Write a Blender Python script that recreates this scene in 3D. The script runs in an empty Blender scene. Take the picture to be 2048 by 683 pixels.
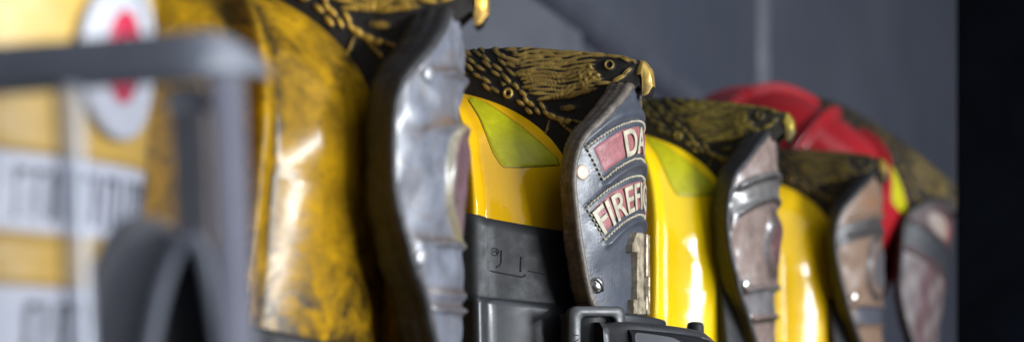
import bpy, math, random
import numpy as np
random.seed(4); rng = np.random.default_rng(7)
sc = bpy.context.scene
COL = sc.collection
CM = 0.01
CAMZ = 1.20
FPX = 3822.0                      # focal length in pixels of the 2048 px wide photograph
ROW = math.radians(23.05)         # angle between the view axis and the row of helmets

# ------------------------------------------------------------------ geometry of the place
def world_at(u, v, d):
    return np.array([(u-1024)/FPX*d, d, (690-v)/FPX*d + CAMZ])
FX = np.array([math.cos(ROW), -math.sin(ROW), 0]); FY = np.array([math.sin(ROW), math.cos(ROW), 0])
TIP_C = world_at(1305, 155, 1.06)
def proj(x, y, z):
    """helmet centimetres (beak tip = origin) measured against the sharp helmet of the photo"""
    wx = TIP_C[0] + CM*(x*FX[0] + y*FY[0]); wy = TIP_C[1] + CM*(x*FX[1] + y*FY[1]); wz = TIP_C[2] - CAMZ + CM*z
    return 1024 + FPX*wx/wy, 690 - FPX*wz/wy
ZERO = np.zeros(3)
BASE = np.array([15.5, 0, 19.0])  # beak tip relative to the helmet's base point

# ------------------------------------------------------------------ materials
def new_mat(name):
    m = bpy.data.materials.new(name); m.use_nodes = True
    nt = m.node_tree; b = nt.nodes['Principled BSDF']
    return m, nt, b
def N(nt, t, **kw):
    n = nt.nodes.new(t)
    for k, v in kw.items():
        if k in n.inputs: n.inputs[k].default_value = v
        else: setattr(n, k, v)
    return n
def noise(nt, scale, detail=5, rough=.6, dist=0., coord=None):
    n = N(nt, 'ShaderNodeTexNoise'); n.inputs['Scale'].default_value = scale; n.inputs['Detail'].default_value = detail
    n.inputs['Roughness'].default_value = rough; n.inputs['Distortion'].default_value = dist
    if coord is not None: nt.links.new(coord, n.inputs['Vector'])
    return n.outputs['Fac']
def ramp(nt, fac, stops):
    r = N(nt, 'ShaderNodeValToRGB'); e = r.color_ramp.elements
    while len(e) < len(stops): e.new(.5)
    for k, (p, c) in enumerate(stops):
        e[k].position = p; e[k].color = (*c, 1) if not isinstance(c, (int, float)) else (c, c, c, 1)
    nt.links.new(fac, r.inputs['Fac']); return r.outputs['Color']
def mix(nt, fac, a, b, mode='MIX'):
    n = N(nt, 'ShaderNodeMix'); n.data_type = 'RGBA'; n.blend_type = mode
    for sock, v in ((n.inputs[0], fac), (n.inputs[6], a), (n.inputs[7], b)):
        if hasattr(v, 'is_linked'): nt.links.new(v, sock)
        elif isinstance(v, (int, float)): sock.default_value = v
        else: sock.default_value = (*v, 1)
    return n.outputs[2]
def bump(nt, b, h, strength=.2, dist=.001):
    n = N(nt, 'ShaderNodeBump'); n.inputs['Strength'].default_value = strength; n.inputs['Distance'].default_value = dist
    nt.links.new(h, n.inputs['Height']); nt.links.new(n.outputs['Normal'], b.inputs['Normal'])
def objc(nt):
    return N(nt, 'ShaderNodeTexCoord').outputs['Object']

def simple(name, col, rough=.5, metal=0., var=.25, scale=90, bmp=.0, bscale=400, spec=.5, coat=0.):
    m, nt, b = new_mat(name); c = objc(nt)
    f = noise(nt, scale, 6, .65, .3, c)
    lo = tuple(x*(1-var) for x in col); hi = tuple(min(1, x*(1+var)) for x in col)
    nt.links.new(ramp(nt, f, [(.3, lo), (.7, hi)]), b.inputs['Base Color'])
    nt.links.new(ramp(nt, noise(nt, scale*2.3, 4, .6, 0, c), [(.3, max(.02, rough-.08)), (.7, min(1, rough+.1))]), b.inputs['Roughness'])
    b.inputs['Metallic'].default_value = metal; b.inputs['Specular IOR Level'].default_value = spec
    b.inputs['Coat Weight'].default_value = coat; b.inputs['Coat Roughness'].default_value = .08
    if bmp: bump(nt, b, noise(nt, bscale, 4, .6, 0, c), bmp, .0006)
    return m

def shell_mat(name, col, dirt, dirt_col, rough=.18, scale=26, specks=.0, spec=.26, lump=.3):
    """painted fibreglass shell: paint, soot smeared over it, chips and fine scratches"""
    m, nt, b = new_mat(name); c = objc(nt)
    tone = ramp(nt, noise(nt, 14, 3, .5, .5, c), [(.3, tuple(x*.82 for x in col)), (.7, col)])
    f1 = noise(nt, scale*1.6, 10, .74, .5, c); f2 = noise(nt, scale*.42, 5, .6, .8, c)
    d1 = ramp(nt, f1, [(.60-dirt*.28, 0.), (.80-dirt*.22, 1.)])
    d2 = ramp(nt, f2, [(.30, .25), (.62, 1.)])
    sm = N(nt, 'ShaderNodeAttribute'); sm.attribute_name = 'seam'
    sd = mix(nt, 1., sm.outputs['Color'], ramp(nt, f1, [(.30, .15), (.58, 1.)]), 'MULTIPLY')
    d = mix(nt, min(1., dirt*1.15), (0, 0, 0), mix(nt, .9, mix(nt, 1., d1, d2, 'MULTIPLY'), sd, 'SCREEN'))
    colr = mix(nt, d, tone, dirt_col)
    sp = ramp(nt, noise(nt, 210, 6, .75, .2, c), [(.70-specks*.1, 0.), (.76-specks*.1, 1.)])
    colr = mix(nt, mix(nt, 1., sp, (specks,)*3, 'MULTIPLY'), colr, (.02, .017, .012))
    nt.links.new(colr, b.inputs['Base Color'])
    mp = N(nt, 'ShaderNodeMapping'); nt.links.new(c, mp.inputs['Vector']); mp.inputs['Scale'].default_value = (260, 260, 14); mp.inputs['Rotation'].default_value = (.5, .25, .1)
    scr = ramp(nt, noise(nt, 1.0, 3, .5, .15, mp.outputs[0]), [(.66, 0.), (.70, .55)])
    d = mix(nt, .35, d, scr, 'ADD')
    r = mix(nt, d, (rough,)*3, (.42,)*3)
    r = mix(nt, noise(nt, 60, 5, .6, 0, c), r, (rough+.03,)*3)
    nt.links.new(r, b.inputs['Roughness'])
    b.inputs['Coat Weight'].default_value = .0; b.inputs['Specular IOR Level'].default_value = spec
    bump(nt, b, noise(nt, 38, 6, .6, .2, c), lump, .002)
    return m

def attr_mat(name, attr='tint', rough=.5, bmp=.25, bscale=700, wear=.25, spec=.5, coat=0., wearcol=None, coarse=.25):
    """leather whose dyed colours are a vertex attribute, with grain and scuffs"""
    m, nt, b = new_mat(name); c = objc(nt)
    a = N(nt, 'ShaderNodeAttribute'); a.attribute_name = attr
    f = noise(nt, 70, 8, .7, .4, c)
    dark = mix(nt, 1., a.outputs['Color'], (1-wear,)*3, 'MULTIPLY')
    colr = mix(nt, ramp(nt, f, [(.35, 0.), (.65, 1.)]), dark, a.outputs['Color'])
    if wearcol:
        colr = mix(nt, ramp(nt, noise(nt, 38, 8, .72, .8, c), [(.52, 0.), (.68, .8)]), colr, wearcol)
    nt.links.new(colr, b.inputs['Base Color'])
    nt.links.new(ramp(nt, noise(nt, 120, 5, .6, 0, c), [(.3, rough-.1), (.7, rough+.12)]), b.inputs['Roughness'])
    b.inputs['Specular IOR Level'].default_value = spec
    b.inputs['Coat Weight'].default_value = coat; b.inputs['Coat Roughness'].default_value = .2
    v = N(nt, 'ShaderNodeTexVoronoi'); v.inputs['Scale'].default_value = bscale; nt.links.new(c, v.inputs['Vector'])
    h = mix(nt, .45, v.outputs['Distance'], noise(nt, bscale*.35, 6, .65, 0, c))
    h = mix(nt, coarse, h, noise(nt, 55, 5, .6, .4, c))
    bump(nt, b, h, bmp, .0012)
    return m

def brass_mat(name, brass, dark, rough=.3, cover=1.):
    m, nt, b = new_mat(name); c = objc(nt)
    a = N(nt, 'ShaderNodeAttribute'); a.attribute_name = 'relief'
    f = noise(nt, 160, 6, .7, .3, c)
    k = N(nt, 'ShaderNodeMath', operation='MULTIPLY_ADD'); nt.links.new(f, k.inputs[0]); k.inputs[1].default_value = .55
    nt.links.new(a.outputs['Fac'], k.inputs[2])
    w = ramp(nt, k.outputs[0], [(.43/cover, 0.), (.74/cover, 1.)])
    tone = ramp(nt, noise(nt, 55, 5, .6, .4, c), [(.35, tuple(x*.62 for x in brass)), (.62, brass)])
    nt.links.new(mix(nt, w, dark, tone), b.inputs['Base Color'])
    nt.links.new(mix(nt, w, (.0,)*3, (.6,)*3), b.inputs['Metallic'])
    nt.links.new(mix(nt, w, (.62,)*3, (rough,)*3), b.inputs['Roughness'])
    b.inputs['Specular IOR Level'].default_value = .25
    bump(nt, b, noise(nt, 420, 4, .6, 0, c), .18, .0008)
    return m

M = {}
M['shell_grimy'] = shell_mat('sooty_yellow_shell', (.60, .32, .008), 1.0, (.030, .020, .008), .07, 34, .9, .14, .14)
M['shell_clean'] = shell_mat('clean_yellow_shell', (.80, .44, .006), .16, (.20, .09, .008), .07, 30, .5)
M['shell_lemon'] = shell_mat('lemon_yellow_shell', (.86, .58, .006), .10, (.3, .16, .01), .04, 22, .2)
M['shell_amber'] = shell_mat('amber_yellow_shell', (.74, .45, .008), .28, (.16, .09, .01), .09, 22, .3)
M['shell_red'] = shell_mat('red_shell', (.38, .016, .022), .25, (.10, .008, .008), .14, 20, .3)
M['lime'] = simple('lime_reflective_film', (.43, .40, .005), .42, 0, .16, 150, .15, 500, .3, .0)
M['film_edge'] = simple('film_edge_grime', (.05, .04, .008), .6)
M['brass'] = brass_mat('aged_brass', (.62, .40, .10), (.012, .010, .008), .34)
M['brass_gold'] = brass_mat('yellowed_brass', (.78, .46, .07), (.012, .009, .006), .33)
M['brass_dull'] = brass_mat('dulled_brass', (.36, .26, .045), (.016, .013, .007), .42, .92)
M['brass_dark'] = brass_mat('blackened_brass', (.30, .20, .04), (.016, .013, .010), .5, .88)
M['leather_black'] = attr_mat('black_leather', rough=.40, bmp=.16, wear=.25, spec=.6, wearcol=(.075, .076, .084), coarse=.4)
M['leather_silver'] = attr_mat('worn_grey_leather', rough=.36, bmp=.32, bscale=520, wear=.5, spec=.9, wearcol=(.15, .12, .105), coarse=.75)
M['leather_brown'] = attr_mat('worn_brown_leather', rough=.27, bmp=.2, bscale=420, wear=.45, spec=1.0, coarse=.7)
M['leather_plain'] = attr_mat('painted_leather', rough=.42, bmp=.25, wear=.12, coarse=.3)
M['maroon'] = simple('maroon_leather', (.30, .105, .110), .42, 0, .28, 130, .55, 620, .5)
M['welt'] = simple('raw_leather_edge', (.13, .105, .082), .5, 0, .6, 140, .8, 260)
M['welt_dark'] = simple('dark_leather_edge', (.026, .025, .026), .5, 0, .5, 120, .8, 260)
M['thread'] = simple('waxed_thread', (.42, .37, .27), .7, 0, .3, 300)
M['cream'] = simple('cream_lettering', (.44, .40, .29), .5, 0, .35, 160, .2)
M['white'] = simple('white_lettering', (.78, .78, .80), .45, 0, .08, 90)
M['ink'] = simple('dark_ink', (.03, .03, .035), .5)
M['bronze'] = simple('aged_bronze', (.44, .36, .25), .48, .5, .55, 190, .7, 260)
M['steel'] = simple('nickel_steel', (.75, .72, .66), .28, 1., .15, 200, .1)
M['pewter'] = simple('tarnished_pewter', (.34, .34, .36), .42, .6, .3, 200, .3)
M['slot'] = simple('dark_slot', (.012, .011, .010), .7)
M['tan'] = simple('tan_rivet', (.52, .36, .26), .5, .35, .2, 260, .2)
M['rubber'] = simple('black_rubber', (.018, .018, .019), .55, 0, .15, 60, .12, 300, .4)
M['rubber_dark'] = simple('deep_black_rubber', (.010, .010, .011), .6, 0, .3, 60, .25, 260, .4)
M['strap'] = simple('smooth_rubber_strap', (.022, .023, .026), .38, 0, .12, 25, .05, 200, .55)
M['plastic'] = simple('grey_black_plastic', (.032, .032, .034), .4, 0, .25, 90, .12, 500, .6)
M['gloss'] = simple('glossy_black_lens', (.012, .012, .013), .07, 0, .2, 50, .1, 60, .8, .6)
M['frame_grey'] = simple('grey_goggle_rubber', (.15, .16, .19), .5, 0, .2, 40, .12, 90, .4)
M['frame_rim'] = simple('blue_grey_rubber_rim', (.15, .16, .19), .35, 0, .15, 40)
M['side_grey'] = simple('pale_grey_rubber', (.13, .13, .16), .75, 0, .15, 40, 0, 400, .12)
M['foam'] = simple('charcoal_foam', (.55, .52, .52), .8, 0, .3, 60, .3)
M['foam_light'] = simple('grey_foam', (.40, .36, .36), .8, 0, .2, 60)
M['pale_bar'] = simple('pale_bar_grey', (.55, .55, .58), .4)
M['sticker_white'] = simple('white_emblem_rim', (.56, .56, .60), .22, 0, .06, 50, 0, 1, .6)
M['sticker_red'] = simple('red_emblem_centre', (.55, .03, .07), .3, 0, .15, 60)
M['post'] = simple('black_painted_steel', (.002, .003, .006), .6, 0, .5, 16, .2, 60, .06)

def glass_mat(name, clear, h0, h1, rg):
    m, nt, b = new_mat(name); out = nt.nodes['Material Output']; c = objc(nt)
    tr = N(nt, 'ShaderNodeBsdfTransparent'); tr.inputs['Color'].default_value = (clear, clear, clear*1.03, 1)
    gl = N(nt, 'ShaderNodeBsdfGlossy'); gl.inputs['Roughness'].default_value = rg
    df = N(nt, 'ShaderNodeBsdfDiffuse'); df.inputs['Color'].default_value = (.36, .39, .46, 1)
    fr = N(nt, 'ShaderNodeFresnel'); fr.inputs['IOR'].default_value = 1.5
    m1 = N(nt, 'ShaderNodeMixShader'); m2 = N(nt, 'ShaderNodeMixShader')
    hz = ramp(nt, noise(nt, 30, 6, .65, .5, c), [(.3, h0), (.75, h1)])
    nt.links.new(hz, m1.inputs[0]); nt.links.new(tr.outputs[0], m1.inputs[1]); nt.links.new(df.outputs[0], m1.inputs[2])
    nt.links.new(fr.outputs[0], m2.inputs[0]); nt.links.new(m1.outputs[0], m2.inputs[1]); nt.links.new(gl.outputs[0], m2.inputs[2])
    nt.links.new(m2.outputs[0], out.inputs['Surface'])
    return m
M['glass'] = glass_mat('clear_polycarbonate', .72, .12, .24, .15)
M['glass_reflection'] = glass_mat('hazy_door_reflection', .80, .4, .65, .22)  # pale diffuse haze stands in for the reflected door

def wall_mat():
    m, nt, b = new_mat('blue_grey_painted_metal'); c = objc(nt)
    f = noise(nt, 2.2, 4, .55, .6, c); g = noise(nt, 9, 5, .6, .4, c)
    colr = ramp(nt, f, [(.3, (.036, .040, .058)), (.7, (.064, .068, .088))])
    nt.links.new(mix(nt, ramp(nt, g, [(.4, 0.), (.8, .35)]), colr, (.06, .058, .06)), b.inputs['Base Color'])
    b.inputs['Roughness'].default_value = .5
    return m
M['wall'] = wall_mat()
M['wall_streak'] = simple('grey_seam_reflection', (.088, .091, .108), .6, 0, .15, 20)  # paler grey for light caught on a panel seam
M['panel'] = simple('pale_wall_brightness', (.105, .11, .13), .6, 0, .2, 8)  # paler grey stands in for brighter light on the wall
M['brace'] = simple('dark_bracing', (.048, .051, .068), .6, 0, .3, 20)

# ------------------------------------------------------------------ mesh helpers (centimetres in, metres out)
def link(name, me, mat, parent=None):
    o = bpy.data.objects.new(name, me); COL.objects.link(o)
    if mat is not None: me.materials.append(mat)
    if parent is not None: o.parent = parent
    return o
def mesh(name, V, Fc, mat, parent=None, off=BASE, smooth=True, attrs=None):
    V = (np.asarray(V, float) + off)*CM
    me = bpy.data.meshes.new(name); me.from_pydata(V.tolist(), [], [list(map(int, f)) for f in Fc]); me.update()
    if smooth: me.polygons.foreach_set('use_smooth', [True]*len(me.polygons))
    for k, a in (attrs or {}).items():
        a = np.asarray(a, float)
        if a.ndim == 1:
            at = me.attributes.new(k, 'FLOAT', 'POINT'); at.data.foreach_set('value', a)
        else:
            at = me.attributes.new(k, 'FLOAT_COLOR', 'POINT')
            at.data.foreach_set('color', np.c_[a, np.ones(len(a))].ravel())
    return link(name, me, mat, parent)
def grid_faces(n, m, wrap_i=False, wrap_j=False, base=0, flip=False):
    out = []
    for i in range(n if wrap_i else n-1):
        for j in range(m if wrap_j else m-1):
            a = i*m+j; b = ((i+1) % n)*m+j; c = ((i+1) % n)*m+(j+1) % m; d = i*m+(j+1) % m
            f = (a, b, c, d) if not flip else (a, d, c, b)
            out.append(tuple(base+x for x in f))
    return out
class MB:
    def __init__(s): s.V = []; s.F = []
    def add(s, V, Fc):
        n = len(s.V); s.V += [tuple(v) for v in V]; s.F += [tuple(n+i for i in f) for f in Fc]
    def grid(s, P, wi=False, wj=False, flip=False):
        n, m = P.shape[:2]; s.add(P.reshape(-1, 3), grid_faces(n, m, wi, wj, 0, flip))
    def tube(s, pts, r, k=8, closed=False, caps=True):
        pts = np.asarray(pts, float); n = len(pts); r = np.broadcast_to(r, (n,))
        if closed: t = np.roll(pts, -1, 0)-np.roll(pts, 1, 0)
        else: t = np.gradient(pts, axis=0)
        t /= np.linalg.norm(t, axis=1)[:, None]+1e-9
        up = np.array([0.31, .17, .93]); rings = []
        for p, d, q in zip(pts, t, r):
            a = np.cross(d, up); a /= np.linalg.norm(a)+1e-9; b = np.cross(a, d)
            rings.append([p + q*(math.cos(x)*a + math.sin(x)*b) for x in np.linspace(0, 2*math.pi, k, endpoint=False)])
        n0 = len(s.V); s.grid(np.array(rings), closed, True, True)
        if caps and not closed:
            s.F.append(tuple(n0+i for i in range(k))); s.F.append(tuple(n0+(n-1)*k+i for i in reversed(range(k))))
    def build(s, name, mat, parent=None, off=BASE, smooth=True, attrs=None):
        return mesh(name, s.V, s.F, mat, parent, off, smooth, attrs)
def empty(name, loc=(0, 0, 0), rot=(0, 0, 0)):
    o = bpy.data.objects.new(name, None); COL.objects.link(o); o.location = loc; o.rotation_euler = rot
    o.empty_display_size = .05; return o
def tag(o, label, cat, group=None):
    o['label'] = label; o['category'] = cat
    if group: o['group'] = group
def spline(tab, x):
    """smooth (monotone-ish) interpolation of a small table"""
    tab = sorted(tab); xs = np.array([p[0] for p in tab]); ys = np.array([p[1] for p in tab])
    m = np.gradient(ys, xs); x = np.clip(x, xs[0], xs[-1])
    i = np.clip(np.searchsorted(xs, x)-1, 0, len(xs)-2); h = xs[i+1]-xs[i]; t = (x-xs[i])/h
    return ((2*t**3-3*t**2+1)*ys[i] + (t**3-2*t**2+t)*h*m[i] + (-2*t**3+3*t**2)*ys[i+1] + (t**3-t**2)*h*m[i+1])
def sstep(a, b, x):
    t = np.clip((x-a)/(b-a), 0, 1); return t*t*(3-2*t)

# ------------------------------------------------------------------ the shell
DC, DA, DB, DH, DN = -15.5, 12.3, 9.8, 9.0, 2.5
EQ = -9.0; SKIRT = -14.4; TILT = .135
RIBS = [math.radians(d) for d in (0, 50, 95, 137, 180, 223, 265, 307)]
def dome_pt(th, t, h=0., ribs=False):
    """th: 0 = forward, positive towards the wearer's RIGHT (camera side); t 0..1 crown to equator, 1..2 skirt"""
    th = np.asarray(th, float); t = np.asarray(t, float)
    e = np.clip(t, 0, 1)*math.pi/2; k = np.clip(t-1, 0, 1)
    r = np.sin(e)**(2/DN) + .035*k; z0 = EQ + DH*np.cos(e)**(2/DN)
    x = DC + DA*r*np.cos(th); y = -DB*r*np.sin(th)
    zb = SKIRT - TILT*(x-DC)
    z = np.where(k > 0, EQ + (zb-EQ)*k, z0)
    nx = np.cos(th)/DA; ny = -np.sin(th)/DB; q = np.sqrt(nx**2+ny**2); nx = nx/q; ny = ny/q
    up = np.where(k > 0, 0.0, np.cos(e)**1.2); s = np.sqrt(1-np.clip(up, 0, .999)**2)
    if ribs:
        rad = r*np.sqrt((DA*np.sin(th))**2+(DB*np.cos(th))**2)
        b = np.zeros_like(r)
        for a in RIBS:
            dd = (th-a+math.pi) % (2*math.pi)-math.pi
            b = np.maximum(b, np.exp(-(dd*rad/.44)**2))
        h = h + .85*b*sstep(.10, .3, r)
    return np.stack([x+h*nx*s, y+h*ny*s, z+h*up], -1)
def dome_inv(u, v, th=.6, t=.9, h=0.):
    for _ in range(80):
        def f(a, b): return np.array(proj(*dome_pt(a, b, h)))
        p = f(th, t); r = np.array([u, v])-p
        J = np.array([(f(th+1e-3, t)-p)/1e-3, (f(th, t+1e-3)-p)/1e-3]).T
        try: d = np.linalg.solve(J, r)
        except Exception: break
        d = np.clip(d, -.1, .1); th += d[0]; t = min(1.98, max(.05, t+d[1]))
        if abs(r).max() < .05: break
    return th, t
def dome_curve(u, v, h=0., **k):
    th, t = dome_inv(u, v, h=h, **k); return dome_pt(th, t, h)

def build_dome(parent, mat):
    nt, nn = 420, 90
    T = np.concatenate([np.linspace(.004, 1, 66), np.linspace(1.02, 2, 24)])
    TH = np.linspace(0, 2*math.pi, nt, endpoint=False)
    P = dome_pt(TH[:, None]*np.ones((1, nn)), np.ones((nt, 1))*T[None], 0., True)
    # tiny irregularities of a hand-laid shell
    ph = TH[:, None]; P = P + .03*np.sin(5*ph+3*T[None])[..., None]*np.array([1, 1, 0])
    mb = MB(); mb.grid(P, True, False, False)
    mb.add([dome_pt(0, .0)], []); c = len(mb.V)-1
    mb.F += [(i*nn, c, ((i+1) % nt)*nn) for i in range(nt)]
    seam = np.zeros((nt, nn)); rr = np.sin(np.clip(T, 0, 1)*math.pi/2)**(2/DN)
    rad = rr[None]*np.sqrt((DA*np.sin(ph))**2+(DB*np.cos(ph))**2)
    for a in RIBS:
        dd = (TH-a+math.pi) % (2*math.pi)-math.pi
        seam = np.maximum(seam, np.exp(-((np.abs(dd)[:, None]*rad-.85)/.30)**2)*sstep(.1, .3, rr)[None])
    seam = np.maximum(seam, sstep(1.80, 2.0, T)[None]*np.ones((nt, 1)))
    return mb.build('dome', mat, parent, attrs={'seam': np.r_[seam.ravel(), 0.]})

def ring(parent, name, mat, t_of, hs):
    """closed moulded ring round the shell; t_of: list of (z drop, thickness)"""
    TH = np.linspace(0, 2*math.pi, 160, endpoint=False)
    rows = []
    for dz, h in hs:
        p = dome_pt(TH, np.full_like(TH, 2.), h); p[:, 2] += dz; rows.append(p)
    P = np.array(rows).transpose(1, 0, 2); mb = MB(); mb.grid(P, True, True, True)
    return mb.build(name, mat, parent)

def build_brim(parent, mat, trim):
    TH = np.linspace(0, 2*math.pi, 160, endpoint=False)
    ext = 2.6 + 6.5*sstep(.3, 1.0, -np.cos(TH)) + .5*sstep(.7, 1, np.cos(TH))
    rows = []
    for k in np.linspace(0, 1, 12):
        p = dome_pt(TH, np.full_like(TH, 2.), .1+k*ext); p[:, 2] += -1.0 - k*ext*.32; rows.append(p)
    for k in np.linspace(1, 0, 12):
        p = dome_pt(TH, np.full_like(TH, 2.), .1+k*ext); p[:, 2] += -1.35 - k*ext*.32; rows.append(p)
    mb = MB(); mb.grid(np.array(rows).transpose(1, 0, 2), True, True, True)
    br = mb.build('brim', mat, parent)
    p = dome_pt(TH, np.full_like(TH, 2.), .1+ext); p[:, 2] += -1.18 - ext*.32
    mb = MB(); mb.tube(p, .38, 8, True); mb.build('brim_trim', trim, br)

def sticker(parent, mat):
    """lime reflective trapezoid on the panel between two ribs"""
    top = [(937, 192), (975, 206), (1012, 230), (1050, 258), (1085, 288), (1114, 316)]
    bot = [(934, 196), (958, 236), (972, 270), (986, 306), (1004, 334), (1040, 335), (1080, 333), (1119, 330)]
    def samp(pl, k):
        pl = np.array(pl, float); d = np.r_[0, np.cumsum(np.linalg.norm(np.diff(pl, axis=0), axis=1))]; d /= d[-1]
        return np.array([np.interp(k, d, pl[:, 0]), np.interp(k, d, pl[:, 1])]).T
    nA, nB = 30, 16; K = np.linspace(0, 1, nA); A = samp(top, K); B = samp(bot, K)
    P = np.zeros((nA, nB, 3)); th, t = .7, .7
    for i in range(nA):
        for j, w in enumerate(np.linspace(0, 1, nB)):
            uv = A[i]*(1-w)+B[i]*w
            th, t = dome_inv(uv[0], uv[1], th, t)
            P[i, j] = dome_pt(th, t, .05 if 0 < i < nA-1 and 0 < j < nB-1 else -.02)
    mb = MB(); mb.grid(P, flip=True); o = mb.build('reflective_sticker', mat, parent)
    loop = list(P[:, 0]) + list(P[-1, 1:]) + list(P[-2::-1, -1])
    lp = [np.array(loop[0])]
    for q in loop[1:]:
        if np.linalg.norm(q-lp[-1]) > .12: lp.append(q)
    c = np.mean(lp, 0); mb = MB(); mb.tube(np.array(lp), .035, 6, False)
    mb.build('sticker_border', M['film_edge'], o)
    return o

# ------------------------------------------------------------------ the eagle that holds the front piece
TOPZ = [(-24, -3.2), (-22.5, -1.2), (-20, .7), (-17, 1.75), (-14, 2.1), (-11.2, 2.1), (-9.1, 2.1), (-7.3, 1.98), (-5.5, 1.75), (-3.7, 1.5), (-2.2, 1.28), (-1.28, 1.12), (-.62, .86), (-.2, .45), (0.02, .02), (.08, -.35)]
HALFW = [(-24, .8), (-22, 1.6), (-18, 2.6), (-14, 2.8), (-10, 2.7), (-6, 2.3), (-4, 2.0), (-2.5, 1.62), (-1.2, 1.0), (-.6, .62), (-.1, .36), (.08, .16)]
def relief_field():
    """feathers, eye, leg and claw of the bird as (u, v, angle, half length, half width, height) seen from its side"""
    L = []
    def leaf(u, v, ang, a, b, h): L.append((u, v, math.radians(ang), a, b, h))
    r = random.Random(11)
    row = 0
    for v in np.arange(92, 204, 8.8):                    # neck and breast
        for u in np.arange(1022, 1192, 34):
            uu = u + (17 if row % 2 else 0) + r.uniform(-5, 5); vv = v + r.uniform(-2, 2) + (uu-1100)*.10
            top = 88 + (uu-1000)*.09; low = np.interp(uu, [1020, 1040, 1065, 1110, 1150, 1185, 1200], [128, 165, 192, 203, 194, 178, 160])
            if not (top < vv < low): continue
            k = (vv-top)/(low-top)
            leaf(uu, vv, 6 - 20*k*(uu-1030)/150 + r.uniform(-7, 7), r.uniform(20, 36), r.uniform(3.8, 5.4), r.uniform(.8, 1.15))
        row += 1
    row = 0
    for k in range(-2, 9):                               # shoulder feathers, running down and forward
        for j in range(0, 5):
            u = 905 + k*17 + j*17 + r.uniform(-4, 4); v = 92 + j*20 + (k % 2)*8 - k*1.5 + r.uniform(-3, 3)
            if u > 1038 - (140-v)*.1 or v > 112 + (u-900)*.62 + 30: continue
            leaf(u, v, 38 + r.uniform(-8, 8), 17, 5.2, .9)
    for k in range(0, 46):                               # far along the back and tail
        u = 930 - k*9.5 + r.uniform(-4, 4); v = 100 + (k % 4)*18 + k*.6 + r.uniform(-4, 4)
        leaf(u, v, 25 + r.uniform(-12, 12), 21, 6.0, .9)
    for u, v, a in ((1015, 160, 45), (1032, 172, 50), (1045, 186, 40), (1052, 200, 50), (1040, 205, 35), (1062, 208, 40), (1075, 222, 55), (1058, 222, 45), (1085, 212, 50), (1092, 226, 40)):
        leaf(u, v, a, 13, 6, 1.0)                        # thigh
    for u, v, a, l in ((1103, 232, 25, 14), (1120, 238, 15, 14), (1135, 243, 10, 10)): leaf(u, v, a, l, 8, 1.0)
    for i in range(6): leaf(1098-i*1.2+(i > 3)*-2, 244+i*5.2, 0, 3.6, 3.2, 1.0)     # toes, beaded
    for i in range(6): leaf(1122+i*4.2, 246+i*3.6, 0, 3.6, 3.4, 1.0)
    for i in range(6): leaf(1140+i*5.2, 240+i*1.2, 0, 3.8, 3.4, 1.0)
    leaf(1136, 216, -4, 25, 9, .75)
    for u, v, a, l in ((1172, 160, 70, 14), (1178, 146, 60, 11), (1186, 156, 20, 9), (1180, 134, 50, 10), (1194, 151, 0, 9), (1170, 178, 15, 17), (1204, 167, -2, 24), (1236, 158, -26, 22), (1254, 144, -38, 16), (1190, 111, 4, 30), (1225, 112, 6, 30), (1250, 119, 22, 20), (1262, 124, 10, 16), (1160, 150, 65, 12), (1164, 166, 40, 12)):
        leaf(u, v, a, l, 5.6, 1.05)
    return L
RELIEF = relief_field()
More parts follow.
